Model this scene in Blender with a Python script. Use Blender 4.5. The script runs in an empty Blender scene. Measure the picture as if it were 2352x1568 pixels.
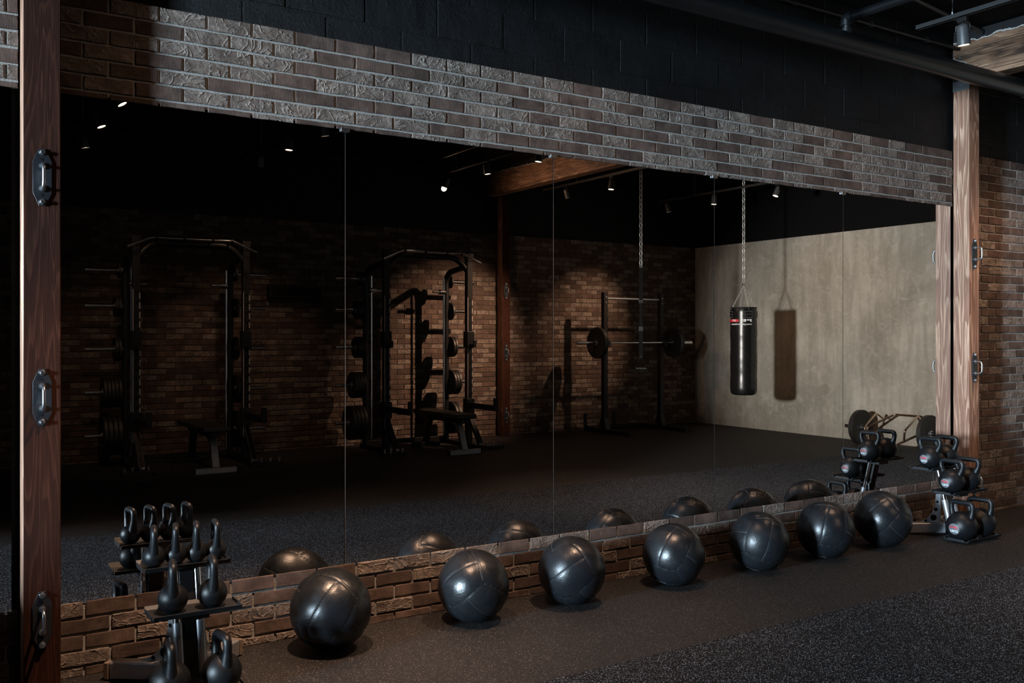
import bpy, bmesh, math, random
from mathutils import Vector, Matrix, Euler, noise
random.seed(7)
PI = math.pi
S = bpy.context.scene
COL = S.collection

# ------------------------------------------------------------------ camera
cd = bpy.data.cameras.new('camera'); cam = bpy.data.objects.new('camera', cd); COL.objects.link(cam)
cam.location = (0, -4.24, 1.42)
cam.rotation_euler = (PI/2, 0, -math.radians(32.6))
cd.sensor_width = 36; cd.lens = 36*2139/2352
cd.shift_y = -14/2352
cd.clip_start = 0.05
S.camera = cam
# ------------------------------------------------------------------ world and exposure
w = bpy.data.worlds.new('world'); S.world = w; w.use_nodes = True
w.node_tree.nodes['Background'].inputs[0].default_value = (.55, .75, 1, 1)
w.node_tree.nodes['Background'].inputs[1].default_value = .006
vs = S.view_settings
vs.view_transform = 'Standard'; vs.look = 'None'; vs.gamma = 1; vs.use_curve_mapping = False; vs.exposure = 0
S.cycles.caustics_reflective = False
S.cycles.caustics_refractive = False
S.cycles.max_bounces = 8
S.cycles.sample_clamp_indirect = 3

def aim(o, tgt):
    d = Vector(tgt) - o.location
    o.rotation_euler = d.to_track_quat('-Z', 'Y').to_euler()

def area(name, loc, tgt, sx, sy, power, color):
    l = bpy.data.lights.new(name, 'AREA'); l.shape = 'RECTANGLE'; l.size = sx; l.size_y = sy
    l.energy = power; l.color = color
    o = bpy.data.objects.new(name, l); COL.objects.link(o); o.location = loc; aim(o, tgt); return o

def spot(name, loc, tgt, power, color, cone, blend=.6, radius=.03):
    l = bpy.data.lights.new(name, 'SPOT'); l.energy = power; l.color = color
    l.spot_size = math.radians(cone); l.spot_blend = blend; l.shadow_soft_size = radius
    o = bpy.data.objects.new(name, l); COL.objects.link(o); o.location = loc; aim(o, tgt); return o

# daylight entering through the wide doorway of the left wall, far along the mirror wall
area('daylight_doorway', (-15, -5.2, 2.6), (4, -.3, 1.4), 1.1, 2.6, 9000, (.64, .84, 1))
# added unseen spot standing in for mirror-bounced daylight on the concrete wall
spot('bounce_fill_spot', (-.9, -.20, 1.75), (10.7, -3.25, 1.35), 5700, (1, .995, .945), 32, .7, .20)

# ------------------------------------------------------------------ helpers
class MB:
    def __init__(s): s.v = []; s.f = []; s.m = []; s.a = []
    def add(s, vs_, fs, mi=0, a=0.0):
        k = len(s.v); s.v += [tuple(p) for p in vs_]
        for f in fs: s.f.append([i+k for i in f]); s.m.append(mi); s.a.append(a)
        return s
    def box(s, x0, x1, y0, y1, z0, z1, mi=0, a=0.0, M=None):
        p = [Vector(q) for q in ((x0,y0,z0),(x1,y0,z0),(x1,y1,z0),(x0,y1,z0),(x0,y0,z1),(x1,y0,z1),(x1,y1,z1),(x0,y1,z1))]
        if M is not None: p = [M @ q for q in p]
        return s.add(p, [(0,3,2,1),(4,5,6,7),(0,1,5,4),(1,2,6,5),(2,3,7,6),(3,0,4,7)], mi, a)
    def cbox(s, c, d, mi=0, a=0.0, R=None):
        M = Matrix.Translation(c) @ (R.to_4x4() if R is not None else Matrix())
        return s.box(-d[0]/2, d[0]/2, -d[1]/2, d[1]/2, -d[2]/2, d[2]/2, mi, a, M)
    def beam(s, p, q, wd, ht, up=(0,0,1), mi=0):
        p = Vector(p); q = Vector(q); d = (q-p); L = d.length; d.normalize()
        u = Vector(up); side = d.cross(u)
        if side.length < 1e-4: side = d.cross(Vector((1,0,0)))
        side.normalize(); u = side.cross(d)
        M = Matrix((side, d, u)).transposed().to_4x4(); M.translation = p
        return s.box(-wd/2, wd/2, 0, L, -ht/2, ht/2, mi, 0, M)
    def tube(s, pts, r, n=12, mi=0, closed=False, cap=True, sq=None):
        pts = [Vector(p) for p in pts]; N = len(pts)
        rr = r if isinstance(r, (list, tuple)) else [r]*N
        tang = []
        for i in range(N):
            a = pts[(i-1) % N] if (closed or i > 0) else pts[i]
            b = pts[(i+1) % N] if (closed or i < N-1) else pts[i]
            tang.append((b-a).normalized())
        t0 = tang[0]; ref = Vector((0,0,1)) if abs(t0.z) < .9 else Vector((1,0,0))
        nn = (ref - t0*ref.dot(t0)).normalized()
        vs_ = []
        for i in range(N):
            t = tang[i]; nn = (nn - t*nn.dot(t)).normalized(); bb = t.cross(nn)
            for k in range(n):
                an = 2*PI*k/n
                vs_.append(pts[i] + nn*math.cos(an)*rr[i] + bb*math.sin(an)*rr[i])
        fs = []
        for i in range(N if closed else N-1):
            j = (i+1) % N
            for k in range(n):
                k2 = (k+1) % n
                fs.append((i*n+k, i*n+k2, j*n+k2, j*n+k))
        if cap and not closed:
            fs.append(tuple(range(n-1, -1, -1))); fs.append(tuple((N-1)*n+k for k in range(n)))
        return s.add(vs_, fs, mi)
    def cyl(s, p, q, r, n=20, mi=0, r2=None):
        return s.tube([p, q], [r, r if r2 is None else r2], n, mi)
    def lathe(s, prof, n=32, M=None, mi=0):
        vs_ = []; fs = []; K = len(prof)
        for i in range(n):
            a = 2*PI*i/n
            for (r, z) in prof: vs_.append(Vector((r*math.cos(a), r*math.sin(a), z)))
        if M is not None: vs_ = [M @ q for q in vs_]
        for i in range(n):
            j = (i+1) % n
            for k in range(K-1): fs.append((i*K+k, j*K+k, j*K+k+1, i*K+k+1))
        return s.add(vs_, fs, mi)
    def prism(s, poly, d, M=None, mi=0):
        """poly in local XY, extruded to z=d"""
        n = len(poly)
        vs_ = [Vector((x, y, 0)) for x, y in poly] + [Vector((x, y, d)) for x, y in poly]
        if M is not None: vs_ = [M @ q for q in vs_]
        fs = [tuple(range(n-1, -1, -1)), tuple(range(n, 2*n))]
        for i in range(n): fs.append((i, (i+1) % n, n+(i+1) % n, n+i))
        return s.add(vs_, fs, mi)
    def build(s, name, mats, parent=None, bev=0, smooth=True, seg=2, ang=40, loc=None):
        me = bpy.data.meshes.new(name); me.from_pydata(s.v, [], s.f); me.update()
        if not isinstance(mats, (list, tuple)): mats = [mats]
        for m in mats: me.materials.append(m)
        me.polygons.foreach_set('material_index', s.m)
        bm = bmesh.new(); bm.from_mesh(me)
        bmesh.ops.remove_doubles(bm, verts=bm.verts, dist=1e-6)
        bmesh.ops.recalc_face_normals(bm, faces=bm.faces); bm.to_mesh(me); bm.free()
        if any(s.a) and len(me.polygons) == len(s.a):
            at = me.attributes.new('tone', 'FLOAT', 'FACE'); at.data.foreach_set('value', s.a)
        o = bpy.data.objects.new(name, me); COL.objects.link(o)
        if loc is not None: o.location = loc
        if smooth:
            me.polygons.foreach_set('use_smooth', [True]*len(me.polygons))
            try: me.set_sharp_from_angle(angle=math.radians(38))
            except Exception: pass
        if bev:
            b = o.modifiers.new('bevel', 'BEVEL'); b.width = bev; b.segments = seg; b.limit_method = 'ANGLE'; b.angle_limit = math.radians(ang)
            b.harden_normals = True
        if parent is not None: o.parent = parent
        return o

def tag(o, label=None, cat=None, group=None, kind=None):
    if label: o['label'] = label
    if cat: o['category'] = cat
    if group: o['group'] = group
    if kind: o['kind'] = kind
    return o
def empty(name, loc=(0,0,0), rz=0, label=None, cat=None, group=None):
    o = bpy.data.objects.new(name, None); COL.objects.link(o); o.empty_display_size = .1
    o.location = loc; o.rotation_euler = (0, 0, rz); tag(o, label, cat, group); return o
def children(o): return [c for c in bpy.data.objects if c.parent == o]
def copy_tree(o, parent=None):
    c = o.copy(); COL.objects.link(c)
    if parent is not None: c.parent = parent
    for ch in children(o): copy_tree(ch, c)
    return c
def smoothpath(pts, n=8):
    """Catmull-Rom through pts"""
    P = [Vector(p) for p in pts]; P = [P[0]*2-P[1]] + P + [P[-1]*2-P[-2]]
    out = []
    for i in range(1, len(P)-2):
        a, b, c, d = P[i-1:i+3]
        for k in range(n):
            t = k/n
            out.append(.5*((2*b) + (c-a)*t + (2*a-5*b+4*c-d)*t*t + (3*b-a-3*c+d)*t**3))
    out.append(P[-2]); return out
def roundpath(pts, rad, n=5):
    """polyline with rounded corners"""
    P = [Vector(p) for p in pts]; out = [P[0]]
    for i in range(1, len(P)-1):
        a = (P[i-1]-P[i]); b = (P[i+1]-P[i]); r = min(rad, a.length*.49, b.length*.49)
        p0 = P[i]+a.normalized()*r; p1 = P[i]+b.normalized()*r
        for k in range(n+1):
            t = k/n; out.append(p0*(1-t)**2 + P[i]*2*t*(1-t) + p1*t*t)
    out.append(P[-1]); return out
def text_mb(mb, body, size, fn, mi=0, shear=0, sx=1.0, align='CENTER', spacing=1.0):
    cu = bpy.data.curves.new('lettering', 'FONT'); cu.body = body; cu.size = size; cu.align_x = align; cu.align_y = 'CENTER'
    cu.shear = shear; cu.space_character = spacing; cu.offset = size*.02; cu.resolution_u = 3
    ob = bpy.data.objects.new('lettering', cu); COL.objects.link(ob)
    dg = bpy.context.evaluated_depsgraph_get(); me = bpy.data.meshes.new_from_object(ob.evaluated_get(dg))
    mb.add([fn(v.co.x*sx, v.co.y) for v in me.vertices], [tuple(p.vertices) for p in me.polygons], mi)
    bpy.data.objects.remove(ob); bpy.data.curves.remove(cu); bpy.data.meshes.remove(me)

# ------------------------------------------------------------------ materials
class NT:
    def __init__(s, name):
        s.m = bpy.data.materials.new(name); s.m.use_nodes = True; s.t = s.m.node_tree
        s.b = s.t.nodes['Principled BSDF']; s.co = s.t.nodes.new('ShaderNodeTexCoord')
    def n(s, t, **k):
        x = s.t.nodes.new(t)
        for a, b in k.items():
            if a in x.inputs: x.inputs[a].default_value = b
            else: setattr(x, a, b)
        return x
    def l(s, a, b): s.t.links.new(a, b)
    def mapping(s, scale=(1,1,1), rot=(0,0,0), src='Object'):
        mp = s.n('ShaderNodeMapping'); mp.inputs['Scale'].default_value = scale; mp.inputs['Rotation'].default_value = rot
        s.l(s.co.outputs[src], mp.inputs['Vector']); return mp.outputs[0]
    def noise(s, vec, scale, detail=4, rough=.55, dist=0):
        x = s.n('ShaderNodeTexNoise'); x.inputs['Scale'].default_value = scale; x.inputs['Detail'].default_value = detail
        x.inputs['Roughness'].default_value = rough; x.inputs['Distortion'].default_value = dist
        s.l(vec, x.inputs['Vector']); return x
    def ramp(s, fac, stops):
        r = s.n('ShaderNodeValToRGB'); e = r.color_ramp.elements
        while len(e) < len(stops): e.new(.5)
        for i, (p, c) in enumerate(stops):
            e[i].position = p; e[i].color = (c if isinstance(c, (tuple, list)) else (c,c,c))[:3] + (1,) if isinstance(c, tuple) else (c,c,c,1)
        s.l(fac, r.inputs[0]); return r.outputs[0]
    def mix(s, f, a, b, bt='MIX'):
        x = s.n('ShaderNodeMix', data_type='RGBA', blend_type=bt)
        for sock, v in ((x.inputs[0], f), (x.inputs[6], a), (x.inputs[7], b)):
            if hasattr(v, 'links'): s.l(v, sock)
            elif isinstance(v, (int, float)): sock.default_value = v
            else: sock.default_value = tuple(v)[:3] + (1,)
        return x.outputs[2]
    def math(s, op, a, b=0.0, c=0.0):
        x = s.n('ShaderNodeMath', operation=op)
        for i, v in enumerate((a, b, c)):
            if hasattr(v, 'links'): s.l(v, x.inputs[i])
            else: x.inputs[i].default_value = v
        return x.outputs[0]
    def bump(s, h, strength=.3, dist=.01, prev=None):
        x = s.n('ShaderNodeBump'); x.inputs['Strength'].default_value = strength; x.inputs['Distance'].default_value = dist
        s.l(h, x.inputs['Height'])
        if prev is not None: s.l(prev, x.inputs['Normal'])
        s.l(x.outputs[0], s.b.inputs['Normal']); return x.outputs[0]
    def col(s, v):
        if hasattr(v, 'links'): s.l(v, s.b.inputs['Base Color'])
        else: s.b.inputs['Base Color'].default_value = tuple(v)[:3]+(1,)
    def rough(s, v):
        if hasattr(v, 'links'): s.l(v, s.b.inputs['Roughness'])
        else: s.b.inputs['Roughness'].default_value = v

def simple(name, c, rough=.5, metal=0, var=.25, nscale=20, bump=.08, bscale=150, spec=.5, coat=0):
    t = NT(name); v = t.mapping()
    nz = t.noise(v, nscale, 5)
    t.col(t.mix(nz.outputs[0], tuple(x*(1-var) for x in c), tuple(min(1, x*(1+var)) for x in c)))
    r = t.math('MULTIPLY_ADD', nz.outputs[0], .2*rough, rough*.9); t.rough(r)
    t.b.inputs['Metallic'].default_value = metal; t.b.inputs['Specular IOR Level'].default_value = spec
    if coat: t.b.inputs['Coat Weight'].default_value = coat
    if bump: t.bump(t.noise(v, bscale, 3).outputs[0], bump, .002)
    return t.m

def mat_brick(name, base_dark, base_light, whitish, rough_type):
    t = NT(name); v = t.mapping()
    at = t.n('ShaderNodeAttribute', attribute_name='tone')
    c = t.mix(at.outputs['Fac'], base_dark, base_light)
    n1 = t.noise(v, 28, 6, .65, 1.2); n2 = t.noise(v, 9, 3, .6)
    m = t.ramp(n1.outputs[0], [(.42, 0.), (.68, 1.)])
    k = t.math('MULTIPLY', m, .75 if rough_type else .28)
    c = t.mix(k, c, whitish)
    c = t.mix(t.ramp(n2.outputs[0], [(.35, .75), (.7, 0.)]), c, tuple(x*.45 for x in base_dark))
    t.col(c); t.rough(.85)
    t.b.inputs['Specular IOR Level'].default_value = .25
    fine = t.noise(v, 260, 4, .7)
    nb = t.bump(fine.outputs[0], .35, .003)
    if rough_type:
        rg = t.noise(t.mapping((1, 1, 1.4)), 7.5, 2.5, .5, 1.6)
        tri = t.math('ABSOLUTE', t.math('SUBTRACT', rg.outputs[0], .5))
        h = t.ramp(tri, [(0., 1.), (.02, .35), (.05, 0.)])
        t.col(t.mix(t.math('MULTIPLY', h, .45), c, whitish)); nb = t.bump(h, .6, .012, nb); nb = t.bump(n1.outputs[0], .6, .015, nb)
    else:
        nb = t.bump(t.noise(t.mapping((6, 6, 1)), 30, 3).outputs[0], .25, .005, nb)
    return t.m
M = {}
M['brick_smooth'] = mat_brick('smooth_brown_brick', (.078,.052,.043), (.15,.098,.078), (.24,.20,.175), False)
M['brick_rough'] = mat_brick('rough_tumbled_brick', (.14,.105,.088), (.24,.185,.155), (.38,.335,.30), True)
def mat_mortar():
    t = NT('mortar'); v = t.mapping(); n = t.noise(v, 120, 5, .7)
    t.col(t.mix(n.outputs[0], (.22,.215,.205), (.36,.35,.33))); t.rough(.95)
    t.bump(n.outputs[0], .7, .006); return t.m
M['mortar'] = mat_mortar()
M['joint_shade_mortar'] = M['mortar'].copy(); M['joint_shade_mortar'].name = 'joint_shade_mortar'  # back wall joint shadow lines put into a darker mortar colour
for _n in M['joint_shade_mortar'].node_tree.nodes:
    if _n.type == 'MIX': _n.inputs[6].default_value = (.055, .046, .040, 1); _n.inputs[7].default_value = (.10, .085, .075, 1)
def mat_block():
    t = NT('black_painted_block'); v = t.mapping(); n = t.noise(v, 70, 6, .75); n2 = t.noise(v, 3, 4)
    t.col(t.mix(n2.outputs[0], (.003,.0034,.004), (.0065,.007,.008)))
    t.b.inputs['Specular IOR Level'].default_value = .22; t.rough(t.ramp(n2.outputs[0], [(.3, .34), (.7, .6)])); nb = t.bump(n.outputs[0], .8, .008)
    t.bump(t.noise(v, 9, 3).outputs[0], .3, .02, nb); return t.m
M['block'] = mat_block()
def mat_concrete():
    t = NT('trowelled_concrete_plaster'); v = t.mapping()
    n1 = t.noise(v, 1.1, 7, .62, .6); n2 = t.noise(t.mapping((1, 3.2, .45)), 2.6, 6, .6, .3); n3 = t.noise(v, 7, 6, .7, 1.5)
    c = t.mix(t.ramp(n1.outputs[0], [(.3, 0.), (.7, 1.)]), (.20,.186,.160), (.40,.378,.335))
    c = t.mix(t.ramp(n2.outputs[0], [(.38, .55), (.6, 0.)]), c, (.175,.163,.135))
    c = t.mix(t.ramp(n3.outputs[0], [(.5, 0.), (.75, .5)]), c, (.46,.44,.40))
    vo = t.n('ShaderNodeTexVoronoi'); vo.inputs['Scale'].default_value = 16; t.l(v, vo.inputs['Vector'])
    sp = t.ramp(vo.outputs['Distance'], [(.035, 1.), (.06, 0.)])
    sepz = t.n('ShaderNodeSeparateXYZ'); t.l(t.co.outputs['Object'], sepz.inputs[0])
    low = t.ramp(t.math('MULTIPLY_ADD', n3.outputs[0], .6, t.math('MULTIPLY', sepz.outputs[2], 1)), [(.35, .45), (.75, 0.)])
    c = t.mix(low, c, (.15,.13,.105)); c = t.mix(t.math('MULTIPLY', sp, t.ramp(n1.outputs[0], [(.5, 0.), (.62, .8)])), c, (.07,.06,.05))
    t.col(c); t.rough(.8); nb = t.bump(n3.outputs[0], .2, .01); t.bump(t.noise(v, 90, 4).outputs[0], .2, .003, nb)
    return t.m
M['concrete'] = mat_concrete()
def mat_rubber(name, base, fleck, scale, thr, fr, big=0):
    t = NT(name); v = t.mapping()
    def cells(sc, th, rad):
        vo = t.n('ShaderNodeTexVoronoi'); vo.inputs['Scale'].default_value = sc; t.l(v, vo.inputs['Vector'])
        sep = t.n('ShaderNodeSeparateColor'); t.l(vo.outputs['Color'], sep.inputs[0])
        on = t.math('GREATER_THAN', sep.outputs[0], th)
        near = t.math('LESS_THAN', vo.outputs['Distance'], rad)
        return t.math('MULTIPLY', on, near), sep.outputs[1], vo
    a, tone, vo = cells(scale, thr, fr)
    n = t.noise(v, 1.6, 5, .6); nf = t.noise(v, 180, 3)
    c = t.mix(n.outputs[0], tuple(x*.75 for x in base), tuple(x*1.3 for x in base))
    c = t.mix(t.math('MULTIPLY', a, t.math('MULTIPLY_ADD', tone, .85, .15)), c, fleck)
    t.col(c); t.rough(.72 if not big else .8); t.b.inputs['Specular IOR Level'].default_value = .15 if big else .3
    nb = t.bump(nf.outputs[0], .4, .003)
    if big: t.bump(vo.outputs['Distance'], .7, .006, nb)
    return t.m
M['rubber'] = mat_rubber('speckled_rubber_floor', (.0078,.0068,.0068), (.40,.37,.34), 215, .74, .30)
M['turf'] = mat_rubber('coarse_speckled_mat', (.0055,.0055,.0065), (.38,.41,.48), 175, .52, .38, 1)
def mat_wood(name, dark, light, axis='Z', ringscale=5.5, seedoff=0.):
    t = NT(name)
    sc = {'Z': (1, 1, .09), 'Y': (1, .07, 1)}[axis]
    v = t.mapping(sc); add = t.n('ShaderNodeVectorMath', operation='ADD'); t.l(v, add.inputs[0]); add.inputs[1].default_value = (seedoff, seedoff*.7, seedoff*.3); v = add.outputs[0]
    n = t.noise(v, 5.5, 3, .5, .35)
    rings = t.math('FRACT', t.math('MULTIPLY', n.outputs[0], ringscale*2.6))
    g = t.ramp(rings, [(0., .05), (.5, .2), (.84, 1.), (.93, .9), (1., 0.)])
    fine = t.noise(t.mapping((70, 70, 1.2) if axis == 'Z' else (70, 1.2, 70)), 4, 3, .6)
    blot = t.noise(t.mapping((1, 1, .6)), 4, 4, .6)
    c = t.mix(g, dark, light); c = t.mix(t.ramp(fine.outputs[0], [(.4, .55), (.6, 0.)]), c, tuple(x*.5 for x in dark))
    c = t.mix(t.ramp(blot.outputs[0], [(.35, .45), (.6, 0.)]), c, tuple(x*.6 for x in dark))
    # knots
    vo = t.n('ShaderNodeTexVoronoi'); vo.inputs['Scale'].default_value = 2.1; t.l(t.mapping((1.6, 1.6, .8) if axis == 'Z' else (1, .5, 1)), vo.inputs['Vector'])
    c = t.mix(t.ramp(vo.outputs['Distance'], [(.035, .9), (.085, 0.)]), c, tuple(x*.3 for x in dark))
    t.col(c); t.rough(.62); nb = t.bump(fine.outputs[0], .25, .003); t.bump(g, .12, .003, nb)
    return t.m, t, c
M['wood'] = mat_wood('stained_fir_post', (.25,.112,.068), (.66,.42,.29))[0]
M['darkwood'] = mat_wood('dark_fir_face', (.029,.0092,.0052), (.068,.024,.014), 'Z', 9, 1.7)[0]  # darker fir on three sides of two posts, the left side paler
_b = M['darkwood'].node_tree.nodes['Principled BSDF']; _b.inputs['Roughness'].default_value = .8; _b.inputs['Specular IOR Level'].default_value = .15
def mat_beam():
    m, t, c = mat_wood('painted_glulam_beam', (.30,.155,.09), (.60,.38,.24), 'Y', 6, 2.3)
    sep = t.n('ShaderNodeSeparateXYZ'); t.l(t.co.outputs['Object'], sep.inputs[0])
    lam = t.math('FRACT', t.math('MULTIPLY', sep.outputs[2], 1/.062))
    c = t.mix(t.math('LESS_THAN', lam, .06), c, (.04,.022,.015))
    st = t.noise(t.mapping((1, .5, 3)), 6, 5, .7)
    c = t.mix(t.ramp(st.outputs[0], [(.52, 0.), (.62, .75)]), c, (.05,.04,.035))
    e = t.noise(t.mapping((1,1,1)), 7, 4, .6)
    # ragged edge of the black ceiling paint: along the top, and over the lower corner at the wall
    top = t.math('ADD', t.math('SUBTRACT', sep.outputs[2], 3.668), t.math('MULTIPLY', t.math('SUBTRACT', e.outputs[0], .5), .10))
    cor = t.math('ADD', t.math('SUBTRACT', t.math('MULTIPLY', t.math('ADD', sep.outputs[1], .27), .75), t.math('SUBTRACT', sep.outputs[2], 3.37)), t.math('MULTIPLY', t.math('SUBTRACT', e.outputs[0], .5), .12))
    d = t.math('MAXIMUM', top, cor)
    c = t.mix(t.math('GREATER_THAN', d, -.006), c, (.55,.54,.52)); c = t.mix(t.math('GREATER_THAN', d, .004), c, (.012,.012,.014))
    t.col(c); return m
M['beam'] = mat_beam()
M['black'] = simple('black_powder_coat', (.0065,.0065,.007), .42, 0, .2, 30, .1, 300, .35)
M['pipe'] = simple('black_painted_pipe', (.007,.008,.0095), .36, 0, .35, 8, .2, 60)
M['ceiling'] = simple('black_painted_ceiling', (.005,.005,.0055), .8, 0, .3, 3, .3, 30, .15)
M['grey_tray'] = simple('dark_steel_tray', (.013,.014,.016), .5, 0, .2, 40, .05, 150, .3)
M['rail'] = simple('black_lighting_rail', (.022,.022,.023), .45, 0, .15, 40, .05)
M['lamp_grey'] = simple('dark_grey_lamp_coating', (.055,.055,.057), .45, 0, .15, 40, .05)
M['scale_metal'] = simple('worn_steel_scale', (.50,.49,.48), .4, .4, .2, 50, .05)
M['silver'] = simple('silver_powder_coat', (.42,.43,.46), .38, .75, .1, 40, .05, 300)
M['chrome'] = simple('chrome_steel', (.72,.72,.73), .16, 1, .06, 30, .03, 100)
M['galv'] = simple('galvanised_chain_steel', (.62,.62,.61), .36, .55, .1, 60, .05)
M['tinted_chrome'] = simple('warm_lit_chrome', (.72,.56,.43), .2, 1, .06, 30, .03, 100)  # warm lamp reflection tinted into the chrome colour
M['zinc'] = simple('zinc_plated_steel', (.55,.58,.62), .3, 1, .2, 60, .1, 200)
M['plate_steel'] = simple('dark_anodised_plate', (.04,.043,.05), .38, .6, .3, 12, .08)
M['iron'] = simple('black_cast_iron_coating', (.0055,.0065,.008), .38, 0, .15, 60, .3, 420, .32)
M['rubberplate'] = simple('black_rubber_plate', (.009,.009,.0095), .5, 0, .2, 60, .2, 300)
M['vinyl'] = simple('black_vinyl', (.006,.006,.0065), .27, 0, .2, 10, .25, 35)
M['pad'] = simple('black_pad_vinyl', (.012,.012,.012), .5, 0, .2, 30, .15, 200)
M['strap'] = simple('black_webbing', (.005,.005,.0055), .8, 0, .2, 90, .4, 500, .15)
M['white_print'] = simple('white_print', (.75,.76,.78), .5, 0, .05, 60, 0)
M['red_print'] = simple('red_print', (.55,.02,.03), .5, 0, .08, 60, 0)
M['grey_print'] = simple('grey_label_ring', (.12,.125,.14), .5, 0, .1, 60, 0)
M['lightwall'] = simple('dark_plaster', (.004,.004,.0045), .9, 0, .2, 3, .1, 40, .08)
M['rubberfoot'] = simple('tan_rubber_tip', (.16,.12,.09), .6, 0, .2, 60, .1)
def mat_leather():
    t = NT('black_ball_leather'); v = t.mapping()
    n = t.noise(v, 7, 6, .6, .8); f = t.noise(v, 420, 4, .7); cr = t.noise(v, 30, 5, .6, 1.6)
    oi = t.n('ShaderNodeObjectInfo')
    c = t.mix(n.outputs[0], (.003,.0038,.005), (.014,.0165,.020))
    t.col(c); t.rough(t.ramp(n.outputs[0], [(.3, .25), (.7, .40)])); t.b.inputs['Specular IOR Level'].default_value = .42
    nb = t.bump(f.outputs[0], .12, .001); nb = t.bump(cr.outputs[0], .18, .004, nb); t.bump(n.outputs[0], .25, .012, nb)
    return t.m
M['leather'] = mat_leather()
M['seam'] = simple('worn_seam_leather', (.05,.053,.06), .6, 0, .4, 90, .2)
def mat_mirror():
    t = NT('bronze_tinted_mirror'); t.b.inputs['Metallic'].default_value = 1; t.col((.80,.77,.75)); t.rough(0.0)
    v = t.mapping(); n = t.noise(v, 3, 4); t.col(t.mix(n.outputs[0], (.74,.715,.695), (.76,.735,.715))); return t.m
M['mirror'] = mat_mirror()
M['mirror_edge'] = simple('polished_glass_edge', (.5,.5,.48), .1, .8, .1, 20, 0)
def mat_lens(name, strength):
    t = NT(name); t.col((.9,.85,.75)); t.b.inputs['Emission Color'].default_value = (1,.80,.56,1)
    v = t.mapping(); n = t.noise(v, 40, 2)
    t.l(t.math('MULTIPLY_ADD', n.outputs[0], strength*.2, strength), t.b.inputs['Emission Strength']); return t.m
M['lens'] = mat_lens('glowing_lamp_lens', 14)

# ------------------------------------------------------------------ room shell
def bricks(name, x0, x1, ztop, zbot, off, y, out, axis='x', course=.0672, L=.2032, mort=.0105, seed=1, roughshare=.5, flat=False, mortar='mortar'):
    """a brick wall facing -out direction; bricks clipped to the rectangle. y = mortar plane; out = -1 faces -Y, +1 faces +Y"""
    rnd = random.Random(seed); mb = MB()
    dep = .0062
    # mortar plane (with thickness)
    mb.box(x0, x1, min(y, y-out*.02), max(y, y-out*.02), zbot, ztop, 2, .001)
    r = 0; z = ztop
    while z > zbot + .004:
        zt = z if r == 0 else z - mort/2; zb = max(z-course+mort/2, zbot)
        o = off + (L/2 if r % 2 else 0)
        k = math.floor((x0-o)/L)
        while o + k*L < x1:
            a = max(o+k*L+mort/2, x0); b = min(o+(k+1)*L-mort/2, x1); k += 1
            if b-a < .012: continue
            tone = rnd.random()*.98+.01; mi = 1 if rnd.random() < roughshare else 0
            d = dep + rnd.uniform(-.0015, .0025) + (.0015 if mi else 0)
            e = .0028; jt = 0 if flat else .0016
            nx = 1 if flat else max(1, int((b-a)/.034)); nz = 1 if flat else 2
            loop = [(a+(b-a)*i/nx, zb) for i in range(nx)] + [(b, zb+(zt-zb)*i/nz) for i in range(nz)] + [(b-(b-a)*i/nx, zt) for i in range(nx)] + [(a, zt-(zt-zb)*i/nz) for i in range(nz)]
            n = len(loop); ca, cz = (a+b)/2, (zb+zt)/2
            loop = [(x + rnd.uniform(-jt, jt), zz + rnd.uniform(-jt, jt)) for x, zz in loop]
            if r == 0: loop = [(x, min(zz, ztop)) for x, zz in loop]
            inn = [(x + (e if x < ca else -e)*(abs(x-ca) > (b-a)*.5-.006), zz + (e if zz < cz else -e)*(abs(zz-cz) > (zt-zb)*.5-.005)) for x, zz in loop]
            ya = y - out*.001; yb = y + out*d
            p0 = [(x, ya, zz) for x, zz in loop]; m_ = [(x, y + out*(d-e*.7), zz) for x, zz in loop]
            f = [(x, yb + rnd.uniform(-.0007, .0007), zz) for x, zz in inn]
            mb.add(p0 + m_ + f, [tuple(range(2*n, 3*n))] + [(i, (i+1) % n, n+(i+1) % n, n+i) for i in range(n)] + [(n+i, n+(i+1) % n, 2*n+(i+1) % n, 2*n+i) for i in range(n)], mi, tone)
        z -= course; r += 1
    o = mb.build(name, [M['brick_smooth'], M['brick_rough'], M[mortar]], smooth=False)
    return tag(o, kind='structure')
def blocks(name, x0, x1, ztop, zbot, y, out, jx, jz, plain=False):
    mb = MB(); L = .4035; H = .2; rnd = random.Random(5)
    mb.box(x0, x1, min(y, y-out*.1), max(y, y-out*.1), zbot, ztop, 0)
    r0 = math.floor((zbot-jz)/H); z = jz + r0*H; r = r0
    while z < ztop:
        o = jx + (L/2 if r % 2 else 0); k = math.floor((x0-o)/L)
        za = max(z+.004, zbot); zb = min(z+H-.004, ztop)
        while o+k*L < x1 and zb > za:
            a = max(o+k*L+.0045, x0); b = min(o+(k+1)*L-.0045, x1); k += 1
            if b-a < .02: continue
            d = rnd.choice([.0012, .0016, .0022, .0035]); e = .0018
            p0 = [(a,y,za),(b,y,za),(b,y,zb),(a,y,zb)]
            f = [(a+e,y+out*d,za+e),(b-e,y+out*d,za+e),(b-e,y+out*d,zb-e),(a+e,y+out*d,zb-e)]
            mb.add(p0+f, [(4,5,6,7)]+[(i,(i+1)%4,4+(i+1)%4,4+i) for i in range(4)], 0)
        z += H; r += 1
    return tag(mb.build(name, M['block'], smooth=False), kind='structure')

XR = 10.76; YB = -7.0; ZB = 2.848; ZC = 3.74; XL = -6.0
ZM0 = .309; ZM1 = 2.418   # mirror bottom and top
# blocks (whole height behind mirrors; only the top shows)
blocks('wall_front', XL, XR, ZC, 0, .03, -1, 3.884, 2.96)
blocks('wall_back', XL, XR, ZC, 0, YB-.03, 1, 3.7, 2.96)
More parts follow.
